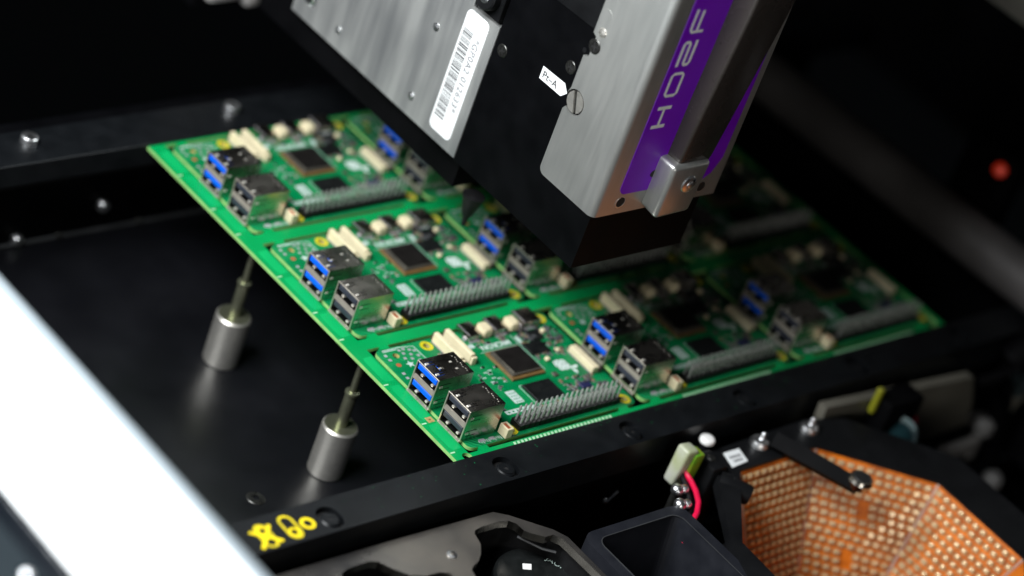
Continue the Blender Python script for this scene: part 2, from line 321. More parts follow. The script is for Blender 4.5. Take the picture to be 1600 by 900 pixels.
mb = MB(); R = random.Random(5)
for _ in range(60):
    x = R.uniform(-60, 200); y = -191.5-abs(R.gauss(0, 4.5))
    if y < -205.5 or any(abs(x-q) < 4.6 for q in RX): continue
    a = R.uniform(0, 3); d = R.uniform(.08, .22); mb.prism([(x+d*math.cos(a+k*2.1), y+d*R.uniform(.5, 1.3)*math.sin(a+k*2.1)) for k in range(3)], 1.0, 1.06)
stuff(mb.build("dust_specks", "pour", fr))
br = thing("conveyor_rail", "black back conveyor rail behind the board panel with two silver bolts", "rail", (0, 10, -10))
mb = MB(); mb.box(-420, 430, 1.6, 21.5, -9, 1.0, b=.5); mb.build("rail_bar", "rail", br)
mb = MB(); mb.box(-420, 430, 2.6, 21, -10.6, -9.2); mb.build("rail_lip", "anod2", br)
for x in (-52, 42):
    mb = MB(); hex_screw(mb, x, 13.8, 1.0, 3.3, h=3.0); mb.build("bolt", ["steel_b", "recess"], br)

# ------------------------------------------------------------------ circuit board panel
PU, PV = 86.291, 64.802
panel = thing("circuit_board_panel", "green panel of nine small circuit boards clamped between two black rails", "circuit board panel", (130, -96, -1.4))
U0, U1 = 3.2, 86.1
mb = MB()
outer = [(-5.8, 6), (262.8, 6), (262.8, -193.6), (-5.8, -193.6)]
holes = []
for r in range(3): holes.append([(1.3, -(r*PV-.6)), (259.9, -(r*PV-.6)), (259.9, -(r*PV+58.7)), (1.3, -(r*PV+58.7))])
holes.append(circle(-.4, -(2*PV+59.9), 1.9, 16)); holes.append(circle(256, -(2*PV+60.2), 1.9, 16))
mb.prism(outer, -1.4, 0, holes=holes, mt=0, ms=1, mh=1)
for r in range(3):
    for c in range(3):
        for a, b in ((7, 11), (76.5, 80.5)):
            x0, y0 = c*PU, -r*PV
            mb.box(x0+a, x0+b, y0-1, y0+.6, -1.4, 0, mt=0); mb.box(x0+a, x0+b, y0-58.7, y0-57, -1.4, 0, mt=0)
mb.build("panel_frame", ["frame_mask", "pcb_edge"], panel)
# copper pours, score ticks, fiducials and bare hatch on the frame
mb = MB()
for r in range(3):
    y = -r*PV
    for a, b in ((3, 17), (19.5, 39), (41.5, 55.5)):
        mb.prism([(-3.9, y-a-2), (-3.2, y-a), (.4, y-a), (.4, y-b), (-3.2, y-b), (-3.9, y-b+2)], 0, .05)
mb.build("copper_pour", "pour", panel)
mb = MB()
for r in range(3):
    for v in (18.2, 40.3, 56.5): mb.box(-5.5, -3.4, -r*PV-v-.35, -r*PV-v+.25, 0, .06)
for c in range(3):
    for i in range(27):
        x = c*PU+21+i*1.82; mb.prism([(x, -2*PV-61.6), (x+1.05, -2*PV-61.6), (x+1.75, -2*PV-59.3), (x+.7, -2*PV-59.3)], 0, .05)
stuff(mb.build("bare_hatch", "hatch", panel))
for r in (2,):
    mb = MB(); mb.box(-2.4, .6, -r*PV-40.6, -r*PV-37.8, 0, .07); mb.box(-1.3, -.5, -r*PV-39.5, -r*PV-38.8, .07, .11, mt=1); mb.build("fiducial", ["gold", "substrate"], panel)

def bmesh_part(fn, name, mats):
    mb = MB(); fn(mb); return (name, mb.mesh(name, mats if isinstance(mats, list) else [mats]))
PARTS = []
def part(name, mats, fn): PARTS.append(bmesh_part(fn, name, mats))
MH = [(25.7, 4.4), (25.7, 53.6), (82.2, 53.6), (82.2, 4.4)]
def f(mb):
    hs = [circle(u, -v, 1.35, 16) for u, v in MH]+[circle(10.2, -5.6, 1.35, 14), circle(10.2, -17.4, 1.35, 14)]
    mb.prism(rrect(U0, U1, -57, -1, 2.6, 5), -1.4, 0, holes=hs, mt=0, ms=1, mh=2)
BOARD = bmesh_part(f, "circuit_board", ["mask", "pcb_edge", "hole"])[1]
for u, v in MH:
    part("mounting_ring", "ring", lambda mb: mb.prism(circle(u, -v, 2.6, 22), 0, .07, holes=[circle(u, -v, 1.4, 16)]))
# socket shells
FX = 1.83; HU = 13.2
def shell(v, up):
    def f(mb):
        x0, x1, a, b = FX, FX+16.6, -v-6, -v+6
        t = .4
        if up:   # top skin with the slits of the two latch springs left open
            sl = []
            for s in (-3.0, 3.0): sl.append([(x0+1.0, -v+s-1.0), (x0+6.0, -v+s-.72), (x0+6.0, -v+s-.42), (x0+1.5, -v+s-.55), (x0+1.5, -v+s+.55), (x0+6.0, -v+s+.42), (x0+6.0, -v+s+.72), (x0+1.0, -v+s+1.0)])
            if up == 2: sl.append([(x0+4.2, -v-1.3), (x0+6.6, -v-1.3), (x0+6.6, -v+1.3), (x0+4.2, -v+1.3)])
            mb.prism([(x0, a), (x1, a), (x1, b), (x0, b)], HU-t, HU, holes=sl, mt=0)
            for s in (-3.0, 3.0):
                mb.box(x0+.9, x0+2.4, -v+s-.5, -v+s+.5, HU-.15, HU+.28, mt=2, b=.12)
            if up == 2: mb.box(x0+4.6, x0+6.2, -v-.35, -v+.35, HU-.9, HU-.35, mt=2); mb.box(x0+4.3, x0+6.5, -v-1.2, -v+1.2, HU-1.3, HU-.95, mt=3)
            for s in ((-2.6, 11), (1.2, 11)) if up == 2 else ():
                mb.box(x0+s[1], x0+s[1]+1.0, -v+s[0], -v+s[0]+.75, HU-.02, HU+.05, mt=2)
            for k in range(9):
                y = -v-4.6+k*1.05; mb.box(x1-2.1+.35*math.sin(k*2.1), x1-1.9+.35*math.sin(k*2.1), y, y+.5, HU-.02, HU+.035, mt=2)
        mb.box(x0, x1, a, a+t, 0.05, HU-t, mt=0); mb.box(x0, x1, b-t, b, 0.05, HU-t, mt=0); mb.box(x1-t, x1, a+t, b-t, .05, HU-t, mt=0)
        # side latch spring (a raised strip with a dark slit round it)
        for z in (3.0, 9.6):
            for yy, sg in ((a, -1), (b, 1)):
                y0, y1 = sorted((yy, yy+sg*.06)); mb.box(x0+2, x0+6.5, y0, y1, z-1.1, z-.9, mt=3); mb.box(x0+2, x0+6.5, y0, y1, z+.9, z+1.1, mt=3)
                y0, y1 = sorted((yy-sg*.1, yy+sg*.26)); mb.box(x0+1.5, x0+3.0, y0, y1, z-.45, z+.45, mt=2, b=.1)
        # dark moulding inside
        mb.box(x0+5.5, x1-t, a+t, b-t, .3, HU-t-.02, mt=3)
        for z0, z1 in ((.45, .55), (7.66, 7.76)): mb.box(x0+.8, x0+5.6, a+t, b-t, z0, z1, mt=3)
        # separator between the two openings, sloping out
        mb.prism([(x0-.2, 6.05), (x0+.2, 7.65), (x0+5, 7.65), (x0+5, 6.05)], a+t, b-t, basis((0, 0, 0), (1, 0, 0), (0, 0, 1)) @ Matrix.Scale(-1, 4, (0, 0, 1)), mt=1)
        # front lips
        mb.box(x0-.12, x0+.3, a-.2, a+.35, .1, HU+.1, mt=1, b=.1); mb.box(x0-.12, x0+.3, b-.35, b+.2, .1, HU+.1, mt=1, b=.1)
        mb.box(x0-.12, x0+.25, a+.35, b-.35, HU-.3, HU+.12, mt=1, b=.08)
        mb.prism([(x0-.65, -.35), (x0-.5, .45), (x0+.4, .55), (x0+.4, .1)], a-.1, -v-.1, basis((0, 0, 0), (1, 0, 0), (0, 0, 1)) @ Matrix.Scale(-1, 4, (0, 0, 1)), mt=1)
        mb.prism([(x0-.65, -.35), (x0-.5, .45), (x0+.4, .55), (x0+.4, .1)], -v+.1, b+.1, basis((0, 0, 0), (1, 0, 0), (0, 0, 1)) @ Matrix.Scale(-1, 4, (0, 0, 1)), mt=1)
        # bright springs in the openings
        for z in (1.25, 8.5):
            for s in (-2.9, 2.9): mb.box(x0+.9, x0+3.2, -v+s-.65, -v+s+.65, z-.5, z+.45, mt=2, b=.3, seg=2)
            for s in (-1.2, 0, 1.2): mb.box(x0+4.5, x0+5.4, -v+s-.25, -v+s+.25, z-.4, z, mt=4)
    return f
VS = {'2': 46.6, '3': 28.76}
part("usb_port", ["nickel", "lip", "spring", "dark_in", "gold"], shell(VS['2'], 1))
part("usb_port", ["nickel", "lip", "spring", "dark_in", "gold"], shell(VS['3'], 2))
for k, m in (('2', 'grey_t'), ('3', 'blue')):
    for z in (3.6, 10.6):
        part("port_tongue", m, lambda mb: mb.box(FX+.12, FX+6.2, -VS[k]-5.2, -VS[k]+5.2, z-.35, z+1.85, b=.22))
# pin header
GX0 = 29.0; GP = 2.54
def f(mb):
    for i in range(20): mb.prism([(GX0+GP*(i-.5)+.0, -55.2), (GX0+GP*(i+.5), -55.2), (GX0+GP*(i+.5), -50.1), (GX0+GP*(i-.5), -50.1)] if False else
        [(GX0+GP*(i-.5)+.35, -55.2), (GX0+GP*(i+.5)-.35, -55.2), (GX0+GP*(i+.5), -54.8), (GX0+GP*(i+.5), -50.5), (GX0+GP*(i+.5)-.35, -50.1), (GX0+GP*(i-.5)+.35, -50.1), (GX0+GP*(i-.5), -50.5), (GX0+GP*(i-.5), -54.8)], .05, 2.4)
part("pin_header", "black", f)
def f(mb):
    for i in range(20):
        for v in (51.4, 53.94):
            x = GX0+GP*i; j = random.uniform(-.06, .06)
            mb.lathe([(.44, 2.3), (.44, 8.2), (.22, 8.65)], 4, T(x+j, -v, 0)@Matrix.Rotation(PI/4, 4, 'Z'))
part("header_pins", "pin", f)
# processor
def f(mb): mb.box(44.9, 61.2, -31.8, -15.4, .1, .95, b=.1)
part("processor", "substrate", f)
def f(mb):
    mb.prism(rrect(45.9, 60.4, -30.4, -16.4, .8, 3), .95, 1.75, mt=1); mb.prism(rrect(46.9, 59.7, -29.6, -17.2, .8, 3), 1.75, 2.35, mt=0, ms=1)
part("processor_lid", ["lid", "lid_edge"], f)
part("controller_chip", "chip", lambda mb: mb.box(46.2, 59.6, -44.6, -35.2, .1, 1.1, b=.12))
part("silk_outline", "silk", lambda mb: mb.ribbon(rrect(45.6, 60.2, -45.2, -34.6, .3, 2), .22, 0, .05, closed=True))
part("memory_chip", "chip", lambda mb: mb.box(63.3, 72.6, -22, -15.5, .1, .9, b=.1))
part("power_chip", "chip", lambda mb: mb.box(69.8, 75.6, -15, -9.6, .1, .9, b=.1))
part("wireless_chip", "chip", lambda mb: mb.box(66.6, 70.4, -9.4, -5.8, .1, .8, b=.1))
# cream connectors
def fpc(u):
    def f(mb):
        mb.box(u, u+1.9, -18.2, -2.6, .1, 4.2, b=.2); mb.box(u+1.9, u+3.0, -18.8, -2.0, .1, 3.0, mt=1, b=.15)
        mb.box(u+.2, u+1.7, -2.5, -1.9, .1, 3.6, mt=1); mb.box(u+.2, u+2.4, -19.3, -18.3, .1, 3.2, mt=0, b=.1)
        for k in range(22): mb.box(u-.55, u, -17.2+k*.66-.13, -17.2+k*.66+.13, .05, .5, mt=2)
    return f
part("ribbon_connector", ["cream", "brownlatch", "tin"], fpc(34.9))
part("ribbon_connector", ["cream", "brownlatch", "tin"], fpc(29.2))
def f(mb):
    mb.box(79.6, 82.9, -37.6, -23.6, .1, 2.9, b=.25); mb.box(82.9, 84.2, -37.9, -23.3, .1, 2.0, mt=1, b=.1)
    for k in range(18): mb.box(79.0, 79.6, -36.8+k*.74-.14, -36.8+k*.74+.14, .05, .6, mt=2)
part("ribbon_connector", ["cream", "brownlatch", "tin"], f)
def jst(u, v, w, d, h):
    def f(mb):
        mb.box(u-w/2, u+w/2, -v-d/2, -v+d/2, .1, h, b=1.0, seg=3); mb.box(u-w/2-.02, u+w/2-.8, -v-d/2+.9, -v+d/2-.9, h-.9, h+.03, mt=0); mb.box(u-w/2+.7, u+w/2-.4, -v-d/2-.03, -v-d/2+.2, .8, h-.9, mt=1)
        for s in (-1, 0, 1): mb.box(u+s*1.0-.2, u+s*1.0+.2, -v+d/2, -v+d/2+1.2, .05, .5, mt=2)
    return f
part("white_connector", ["cream", "cream", "tin"], jst(52.2, 5.4, 4.4, 5.2, 4.3))
part("white_connector", ["cream", "cream", "tin"], jst(65.6, 5.4, 4.4, 5.2, 4.3))
def f(mb):
    mb.box(19.6, 22.6, -57.0, -52.6, .1, 4.3, b=.2); mb.box(20.1, 21.4, -56.4, -53.4, 3.6, 4.34, mt=1); mb.box(19.5, 19.7, -55.4, -54.6, .4, 3.8, mt=0)
    for k in range(4): mb.box(23.0+k*.3, 23.15+k*.3, -51.8, -49.8, .05, .6, mt=2)
part("fan_connector", ["cream", "fid_red", "tin"], f)
def port(u, w, d, h):
    def f(mb):
        mb.prism(rrect(u-w/2, u+w/2, .1, h, .7, 3), -6.9+6-d+6.2, 0+.9, basis((0, 0, 0), (1, 0, 0), (0, 0, 1))@Matrix.Scale(-1, 4, (0, 0, 1))) if False else mb.box(u-w/2, u+w/2, -1-d, .4, .1, h, b=.5, seg=2)
        mb.box(u-w/2-.5, u-w/2+.15, -1-d+.8, -1-d+2.6, .05, 1.4, mt=1); mb.box(u+w/2-.15, u+w/2+.5, -1-d+.8, -1-d+2.6, .05, 1.4, mt=1); mb.box(u-w/2+.25, u-w/2+.55, -1-d+.3, -.2, h-.02, h+.06, mt=1)
        for k in range(7): mb.box(u-w/2+.8+k*.75, u-w/2+1.05+k*.75, -1-d-.8, -1-d, .05, .5, mt=1)
    return f
part("hdmi_port", ["nickel", "tin"], port(46.0, 6.6, 6.6, 3.0)); part("hdmi_port", ["nickel", "tin"], port(59.0, 6.6, 6.6, 3.0))
part("usb_c_port", ["nickel", "tin"], port(74.6, 8.8, 6.8, 3.2))
# silkscreen and pads
def f(mb):
    for pts in ([(6.3, 1.9), (14.4, 1.9)], [(14.4, 1.9), (20.3, 2.9), (20.8, 13)], [(6.3, 2.6), (12.5, 2.6)]): mb.ribbon([(u, -v) for u, v in pts], .35, 0, .05)
    st = [(12.6+1.9*(1 if i % 2 == 0 else .42)*math.sin(PI*i/5), -(11.2-1.9*(1 if i % 2 == 0 else .42)*math.cos(PI*i/5))) for i in range(10)]; mb.prism(st, 0, .05)
    # white block with the green approval marks left open
    hs = [circle(38.9+1.15*i, -(37.1+1.5*j), .36, 8) for i in range(3) for j in range(4)]
    mb.prism(rrect(37.6, 42.0, -42.4, -35.6, .4, 3), 0, .05, holes=hs)
    hs = [circle(31.6+2.05*i, -45.6, .5, 8) for i in range(6)]
    mb.prism([(30, -44.6), (44, -44.6), (44, -46.6), (30, -46.6)], 0, .05, holes=hs)
    for k in range(12): mb.box(9+k*.9, 9.35+k*.9, -55.6-.4*(k % 3), -54.6, 0, .05)
    for k in range(22): mb.box(random.uniform(23, 43), 0, 0, 0, 0, 0) if False else None
    for u, v in ((37.2, 24.0), (38.6, 25.2), (39.6, 23.4), (38.4, 27.4), (40.4, 28.2), (41.6, 30.4), (36.4, 29.2), (34.6, 26.4)): mb.box(u, u+.9, -v-.5, -v, 0, .05); mb.box(u+1.2, u+1.6, -v-.7, -v+.1, 0, .05)
    mb.ribbon([(44.0, -14.4), (62.2, -14.4)], .2, 0, .05); mb.ribbon([(63, -9), (63, -30)], .2, 0, .05)
    for k in range(9): mb.box(63.6+.2*k, 63.9+1.1*(k % 2)+.2*k, -47.5-.2*(k % 3), -47.1, 0, .05)
    mb.prism(rrect(38.2, 44.2, -11.0, -8.9, .3, 2), 0, .04); mb.prism(rrect(63.8, 65.4, -14.2, -10.4, .3, 2), 0, .04)
part("silkscreen", "silk", f)
def f(mb):   # round berry emblem with two leaves
    c = (72.3, 30.6); L = []
    def at(a, b): return (c[0]+a*.78+b*.62, -(c[1]+a*.60-b*.80))
    for a, b, r in ((-2.6, 1.5, 1.15), (-2.9, -.6, 1.15), (-1.1, .4, 1.2), (-.7, 2.5, 1.15), (-1.3, -1.9, 1.15), (.5, 1.3, 1.15), (.4, -.9, 1.15), (1.9, .2, 1.0), (-3.9, .6, .8)):
        x, y = at(a, b); mb.prism(circle(x, y, r, 14), 0, .05, holes=[circle(x, y, r*.38, 8)])
    for s in (1, -1):
        pts = [at(2.6, .3*s), at(3.6, 1.9*s), at(5.2, 2.5*s), at(5.0, 1.0*s), at(3.9, .25*s)]; mb.prism(pts, 0, .05)
part("berry_emblem", "silk_b", f)
def f(mb):
    for u, v in ((6.1, 4.6), (6.2, 7.1), (13.3, 3.4), (13.9, 5.4), (12.7, 7.9), (15.4, 3.2), (19.2, 5.1), (16.5, 6.6), (18.9, 7.9), (6.4, 15.0), (6.2, 17.5), (17.6, 4.2), (15.4, 8.8), (18.0, 10.4)): mb.box(u-.62, u+.62, -v-.6, -v+.6, 0, .07)
    mb.box(9.4, 12.2, -55.2, -53.9, 0, .07); mb.box(14.2, 16.6, -55.5, -54.2, 0, .07)
part("solder_pads", "tin", f)
part("test_dot", "fid_red", lambda mb: mb.prism(circle(7.7, -10.4, 1.05, 14), 0, .07))
for u, v, n in ((69.5, 40.2, 3), (77.5, 43.0, 2), (66, 12.5, 3), (77, 15.5, 3)):
    for k in range(n): part("inductor", "comp_b", lambda mb: mb.box(u+k*2.3, u+k*2.3+1.7, -v-1.5-(k % 2), -v-(k % 2)*.4, .05, 1.0, b=.12))
part("crystal", "lid_edge", lambda mb: mb.box(74.4, 77.6, -40.4, -38.0, .05, .9, b=.15))
part("crystal", "lid_edge", lambda mb: mb.box(63.4, 65.6, -34.6, -32.6, .05, .8, b=.12))
part("resistor_array", "navy", lambda mb: mb.box(69.4, 74.4, -44.2, -41.2, .05, 1.0, b=.12))
for u, v, h in ((76.2, 10.6, 1.7), (66.8, 24.4, 1.2), (74.6, 21.2, 1.1)): part("tantalum_part", "cream", lambda mb: mb.box(u, u+1.7, -v-1.7, -v, .05, h, b=.2))
def f(mb):
    R = random.Random(3)
    zones = [(63, 83, 6, 24, 95), (63, 79, 36, 48, 40), (24, 45, 20, 34, 14), (44, 62, 46, 49, 18), (40, 63, 7.6, 10.2, 12), (24, 31, 28, 46, 16), (24, 28, 8, 22, 8)]
    for a, b, c, d, n in zones:
        for _ in range(n):
            u, v = R.uniform(a, b), R.uniform(c, d); w_, h_ = R.choice(((.55, 1.0), (1.0, .55), (.8, 1.6), (1.6, .8))); k = R.choice((0, 0, 1, 1, 2))
            mb.box(u, u+w_, -v-h_, -v, .03, R.uniform(.3, .75), mt=k)
            if w_ > h_: mb.box(u-.22, u, -v-h_, -v, .03, .4, mt=3); mb.box(u+w_, u+w_+.22, -v-h_, -v, .03, .4, mt=3)
            else: mb.box(u, u+w_, -v, -v+.22, .03, .4, mt=3); mb.box(u, u+w_, -v-h_-.22, -v-h_, .03, .4, mt=3)
PARTS.append(bmesh_part(f, "small_components", ["comp_a", "comp_b", "chip", "tin"]))
# lettering beside the processor
cu = bpy.data.curves.new("t", 'FONT'); cu.body = "MICRON"; cu.size = 3.0; cu.extrude = .025; cu.offset = .05
ob = bpy.data.objects.new("t", cu); col.objects.link(ob); dg = bpy.context.evaluated_depsgraph_get(); dg.update()
tm = bpy.data.meshes.new_from_object(ob.evaluated_get(dg)); bpy.data.objects.remove(ob)
tm.transform(Matrix.Scale(S, 4)@basis((60.4, -11.0, .03), (-1, 0, 0), (0, -1, 0))@Matrix.Diagonal((1.22, 1.15, 1, 1))); tm.materials.clear(); tm.materials.append(M['silk_b']); PARTS.append(("printed_word", tm))
for r in (2, 1, 0):
    for c in range(3):
        b = link("circuit_board", BOARD, panel); b.location = Vector((c*PU, -r*PV, 0))*S-panel.location
        for nm, me in PARTS:
            o = link(nm, me, b, (0, 0, 0))
            if nm in ("white_connector", "ribbon_connector", "fan_connector", "hdmi_port", "inductor", "crystal", "tantalum_part"):
                jr = random.Random(r*31+c*7+len(o.name)); o.rotation_euler.z = jr.uniform(-.005, .005); o.location += Vector((jr.uniform(-.15, .15), jr.uniform(-.15, .15), 0))*S
            if nm in ("small_components", "solder_pads", "header_pins"): stuff(o)

# ------------------------------------------------------------------ support posts
for x, y, lab in ((0.8, -62.0, "steel magnetic support post farther back under the panel edge"), (1.3, -129.3, "steel magnetic support post nearer the front rail, under the panel edge")):
    t = thing("support_post", lab, "support post", (x, y, -56), "support posts standing on the machine bed")
    mb = MB(); mb.lathe([(6.4, 0), (6.8, .5), (6.8, 21), (6.2, 21.8)], 40); mb.lathe([(6.15, 21.7), (6.1, 21.84), (3.2, 21.84)], 40, mt=1); mb.build("base_cylinder", ["steel", "rod"], t, (0, 0, 0))  # cylinder top takes the darker rod colour to paint its dark reflection
    mb = MB(); mb.lathe([(2.3, 21.8), (2.3, 35.2), (2.0, 35.8)], 20); mb.build("lower_rod", "rod", t, (0, 0, 0))
    mb = MB(); mb.lathe([(2.0, 35.8), (2.7, 36.1), (2.7, 37.2), (1.5, 37.6)], 20); mb.build("collar", "rod", t, (0, 0, 0))
    mb = MB(); mb.lathe([(1.35, 37.6), (1.35, 54.0), (.9, 54.5)], 16); mb.build("tip_rod", "rod", t, (0, 0, 0))

# ------------------------------------------------------------------ placement head
hd = thing("placement_head", "placement head of silver plates and black housing with purple H02F label above the boards", "machine head", (110, -80, 16))
TOP = 235
mb = MB(); mb.prism([(80, -140.4), (138.4, -140.4), (138.4, -60), (80, -60)][::-1] if False else [(80, -140.4), (138.4, -140.4), (138.4, -69.9), (80, -69.9)], 28.8, TOP); mb.build("black_housing", "anod", hd)
mb = MB(); mb.box(84.5, 134, -69.8, 60, 15.5, TOP); mb.build("inner_housing", "dark", hd)
mb = MB(); mb.box(86, 132, -66, 58, 14.2, 15.4, b=.3); mb.build("underside_plate", "steel_b", hd)  # unseen plate, added for its pale reflection in the port tops
mb = MB(); mb.prism([(91.2, TOP), (91.2, 113.6), (112.0, 114.4), (112.0, TOP)], .02, .9, LEFT(80)); mb.build("black_panel", "anod2", hd)
# milled aluminium plate: outline in (p, q)
pl = [(-36.5, 29.8), (69.9, 29.8), (69.9, 88.2), (54.2, 87.6), (53.6, TOP), (-22.5, TOP), (-24.5, 36.8), (-31.5, 36.4), (-32.5, 41), (-36.5, 40)]
mb = MB(); mb.prism(pl, -4.4, .5, LEFT(80)); mb.build("aluminium_plate", "alu", hd)
for p, q in ((40.0, 69.6), (39.4, 37.8), (-8.2, 37.5), (-8.4, 74)):
    mb = MB(); mb.prism(circle(0, 0, 1.75, 18), .5, .62, LEFT(80)@T(p, q, 0), holes=[circle(0, 0, 1.15, 14)]); mb.lathe([(1.15, .45), (1.0, .75), (.5, .95)], 14, LEFT(80)@T(p, q, 0)); mb.build("dowel_pin", "steel_b", hd)
mb = MB(); mb.lathe([(3.1, .2), (3.1, 2.0), (2.5, 2.8)], 18, LEFT(82)@T(-29, 39.5, 0)); mb.build("screw", "steel_b", hd)
# black socket bolt above the plate's front corner
mb = MB(); mb.box(79.0, 86, -68.5, -54.6, 89.2, 118, mt=1, b=.3); Bq = axis_basis((79, -61.5, 96.5), (-1, 0, .12))
mb.lathe([(5.2, 0), (5.2, 3.2), (4.6, 3.8)], 24, Bq, 1); mb.lathe([(2.6, 3.7), (2.2, 3.95)], 18, Bq, 0); mb.build("socket_bolt", ["steel_b", "anod2"], hd)
mb = MB(); mb.box(79.5, 83, -56.4, -54.4, 88, 110, b=.2); mb.build("silver_clip", "steel_b", hd)
# barcode sticker
stk = None
mb = MB(); mb.prism(rrect(52.4, 65.2, 33.6, 86.4, 2.6, 5), .52, .62, LEFT(80)); stk = mb.build("barcode_sticker", "sticker", hd)
mb = MB(); q = 39.6; R = random.Random(11)
while q < 78.6:
    wv = R.choice((.26, .26, .3, .62)); mb.box(53.4, 58.7, q, q+wv, .62, .64, B=LEFT(80)); q += wv+R.choice((.28, .3, .34, .66))
mb.build("barcode_bars", "ink", stk)
text("sticker_text", "*GP0A2 012633*", 4.1, basis((79.36, -60.2, 77.6), (0, 0, -1), (0, -1, 0)), "ink_soft", stk, sx=1.0, spacing=1.13, bold=.03)
# Pt-A arrow label
mb = MB(); mb.prism([(95.2, 82.7), (107.5, 82.8), (109.9, 85.5), (107.4, 88.3), (95.2, 87.9)], .01, .09, LEFT(80)); lb = mb.build("arrow_label", "sticker", hd)
text("label_text", "Pt–A", 4.0, LEFT(79.9)@T(96.2, 83.9, 0), "ink", lb, sx=.98, spacing=1.05, bold=.05)
def phillips(p, q, r, X, m, rot=.4):
    mb = MB(); B = LEFT(X)@T(p, q, 0)@Matrix.Rotation(rot, 4, 'Z'); a, b = r*.17, r*.62
    cr = [(b, -a), (b, a), (a, a), (a, b), (-a, b), (-a, a), (-b, a), (-b, -a), (-a, -a), (-a, -b), (a, -b), (a, -a)]
    mb.prism(circle(0, 0, r*.9, 26), .12, .4, B, holes=[cr]); mb.lathe([(r, 0), (r, .15), (r*.9, .4)], 26, B, 0, cap=False); mb.prism(circle(0, 0, r*.7, 16), .02, .13, B, mt=1)
    return mb.build("phillips_screw", [m, "recess"], hd)
phillips(74.3, 81.0, 2.6, 80, 'screw_b'); phillips(107.2, 95.1, 2.6, 80, 'screw_b', .2)
mb = MB(); mb.cyl(110.4, 104.5, 0, .2, 1.0, 14, B=LEFT(80)); mb.build("blind_plug", "anod2", hd)
# silver cover: left sheet with the notch for the slotted screw, rounded corner, front sheet
nt = arc(115.6, 85.7, 4.9, 228, 528, 18)
cp = [(138.4, 52.6)]+arc(114.2, 55.4, 2.8, 270, 180, 4)+[(111.4, 80.6)]+nt+[(111.8, 90), (111.8, 103.6), (114.2, 104.4), (114.2, 112.8), (112.4, 113.6), (112.4, TOP), (138.4, TOP)]
mb = MB(); mb.prism(cp, .05, 1.5, LEFT(80)); mb.build("side_cover", "cover", hd)
mb = MB(); xa, yf = 78.5, -142.0
prof = [(xa, -138.41)]+arc(xa+2.9, yf+2.9, 2.9, 180, 270, 7)+[(143.6, yf), (143.6, yf+1.2), (80.0, yf+1.2), (80.0, -138.41)]
hl = []
mb.prism(prof, 52.6, TOP); mb.build("front_cover", "cover", hd)
for x, z in ((91.0, 57.6), (134.2, 57.2)):
    mb = MB(); mb.prism(circle(0, 0, 2.5, 22), .01, .16, FRONT(yf)@T(x, z, 0), holes=[circle(.15, .2, 2.2, 20)]); mb.prism(circle(0, 0, 2.25, 20), .01, .05, FRONT(yf)@T(x, z, 0), mt=1); mb.build("bolt_hole", ["steel_b", "recess"], hd)
# purple label
lab = arc(91.4, 64.6, 3.2, 180, 270, 5)+[(133.5, 61.3), (136.6, 63.4), (139.9, 70), (140.6, TOP-2), (88.2, TOP-2)]
mb = MB(); mb.prism(lab, .03, .2, FRONT(yf)); pu = mb.build("purple_label", "purple", hd)
LX0, LX1 = 91.4, 97.6
def LP(s, h): return (LX1-0-(LX1-LX0)*h*1.0, s)      # reading direction = up (s = z), letter tops to the left (h = 0..1)
def stroke(mb, pts, wd=1.45): mb.ribbon([LP(s, h) for s, h in pts], wd, .2, .23, FRONT(yf))
def letter(fn): mb = MB(); fn(mb); mb.build("printed_letter", "white_print", pu)
letter(lambda mb: (stroke(mb, [(90.6, -.06), (90.6, 1.06)]), stroke(mb, [(98.6, -.06), (98.6, 1.06)]), stroke(mb, [(91.2, .5), (98.0, .5)], 1.15)))
letter(lambda mb: mb.ribbon([LP(103.9, .2), LP(104.6, .04), LP(112.4, .04), LP(113.2, .2), LP(113.2, .84), LP(112.4, .98), LP(104.6, .98), LP(103.9, .84)], 1.2, .2, .23, FRONT(yf), closed=True))
letter(lambda mb: (stroke(mb, [(116.4, .98), (125.6, .98), (126.4, .86), (126.4, .62), (125.6, .5), (117.6, .5), (116.9, .4), (116.9, .14), (117.7, .02), (127, .02)], 1.3)))
letter(lambda mb: (stroke(mb, [(130.8, -.08), (130.8, .86), (131.6, .98), (140.2, .98)], 1.15), stroke(mb, [(131.4, .45), (139.6, .45)], 1.15)))
mb = MB(); mb.prism(circle(102.9, 68.6, 1.5, 16), .2, .26, FRONT(yf)); mb.build("bolt_hole", "recess", hd)
# dark handle, lofted, thicker towards the top
mb = MB(); t = bmesh.new(); rings = []
for z, xl, xr, pr in ((75.2, 106.9, 123.6, 6.3), (78, 106.7, 124.2, 6.6), (100, 107.0, 126.4, 7.6), (120, 107.6, 128.2, 8.6), (140, 108.0, 130.0, 9.6), (TOP, 109, 137, 12)):
    y0 = yf-.2; y1 = yf-.2-pr
    sec = [(xl, y0), (xl, y1+1.1)]+[(xl+1.1*(1-math.cos(a)), y1+1.1*(1-math.sin(a))) for a in [PI/2*k/4 for k in range(1, 5)]]+[(xr-1.2, y1), (xr-.2, y1+.6), (xr, y1+1.6), (xr, y0)]
    rings.append([t.verts.new((x, y, z)) for x, y in sec])
for k in range(len(rings)-1):
    n = len(rings[0])
    for i in range(n): t.faces.new((rings[k][i], rings[k][(i+1) % n], rings[k+1][(i+1) % n], rings[k+1][i]))
t.faces.new(rings[0][::-1]); t.faces.new(rings[-1]); bmesh.ops.recalc_face_normals(t, faces=t.faces[:]); mb.merge(t); han = mb.build("handle", "handle", hd)
mb = MB(); mb.ribbon([(146.3+.95*math.cos(a), 85.2+1.7*math.sin(a)+.5*math.cos(a)) for a in [2*PI*i/16 for i in range(16)]], .35, 0, .1, LEFT(107.0), closed=True); mb.build("drip_mark", "steel_b", han)
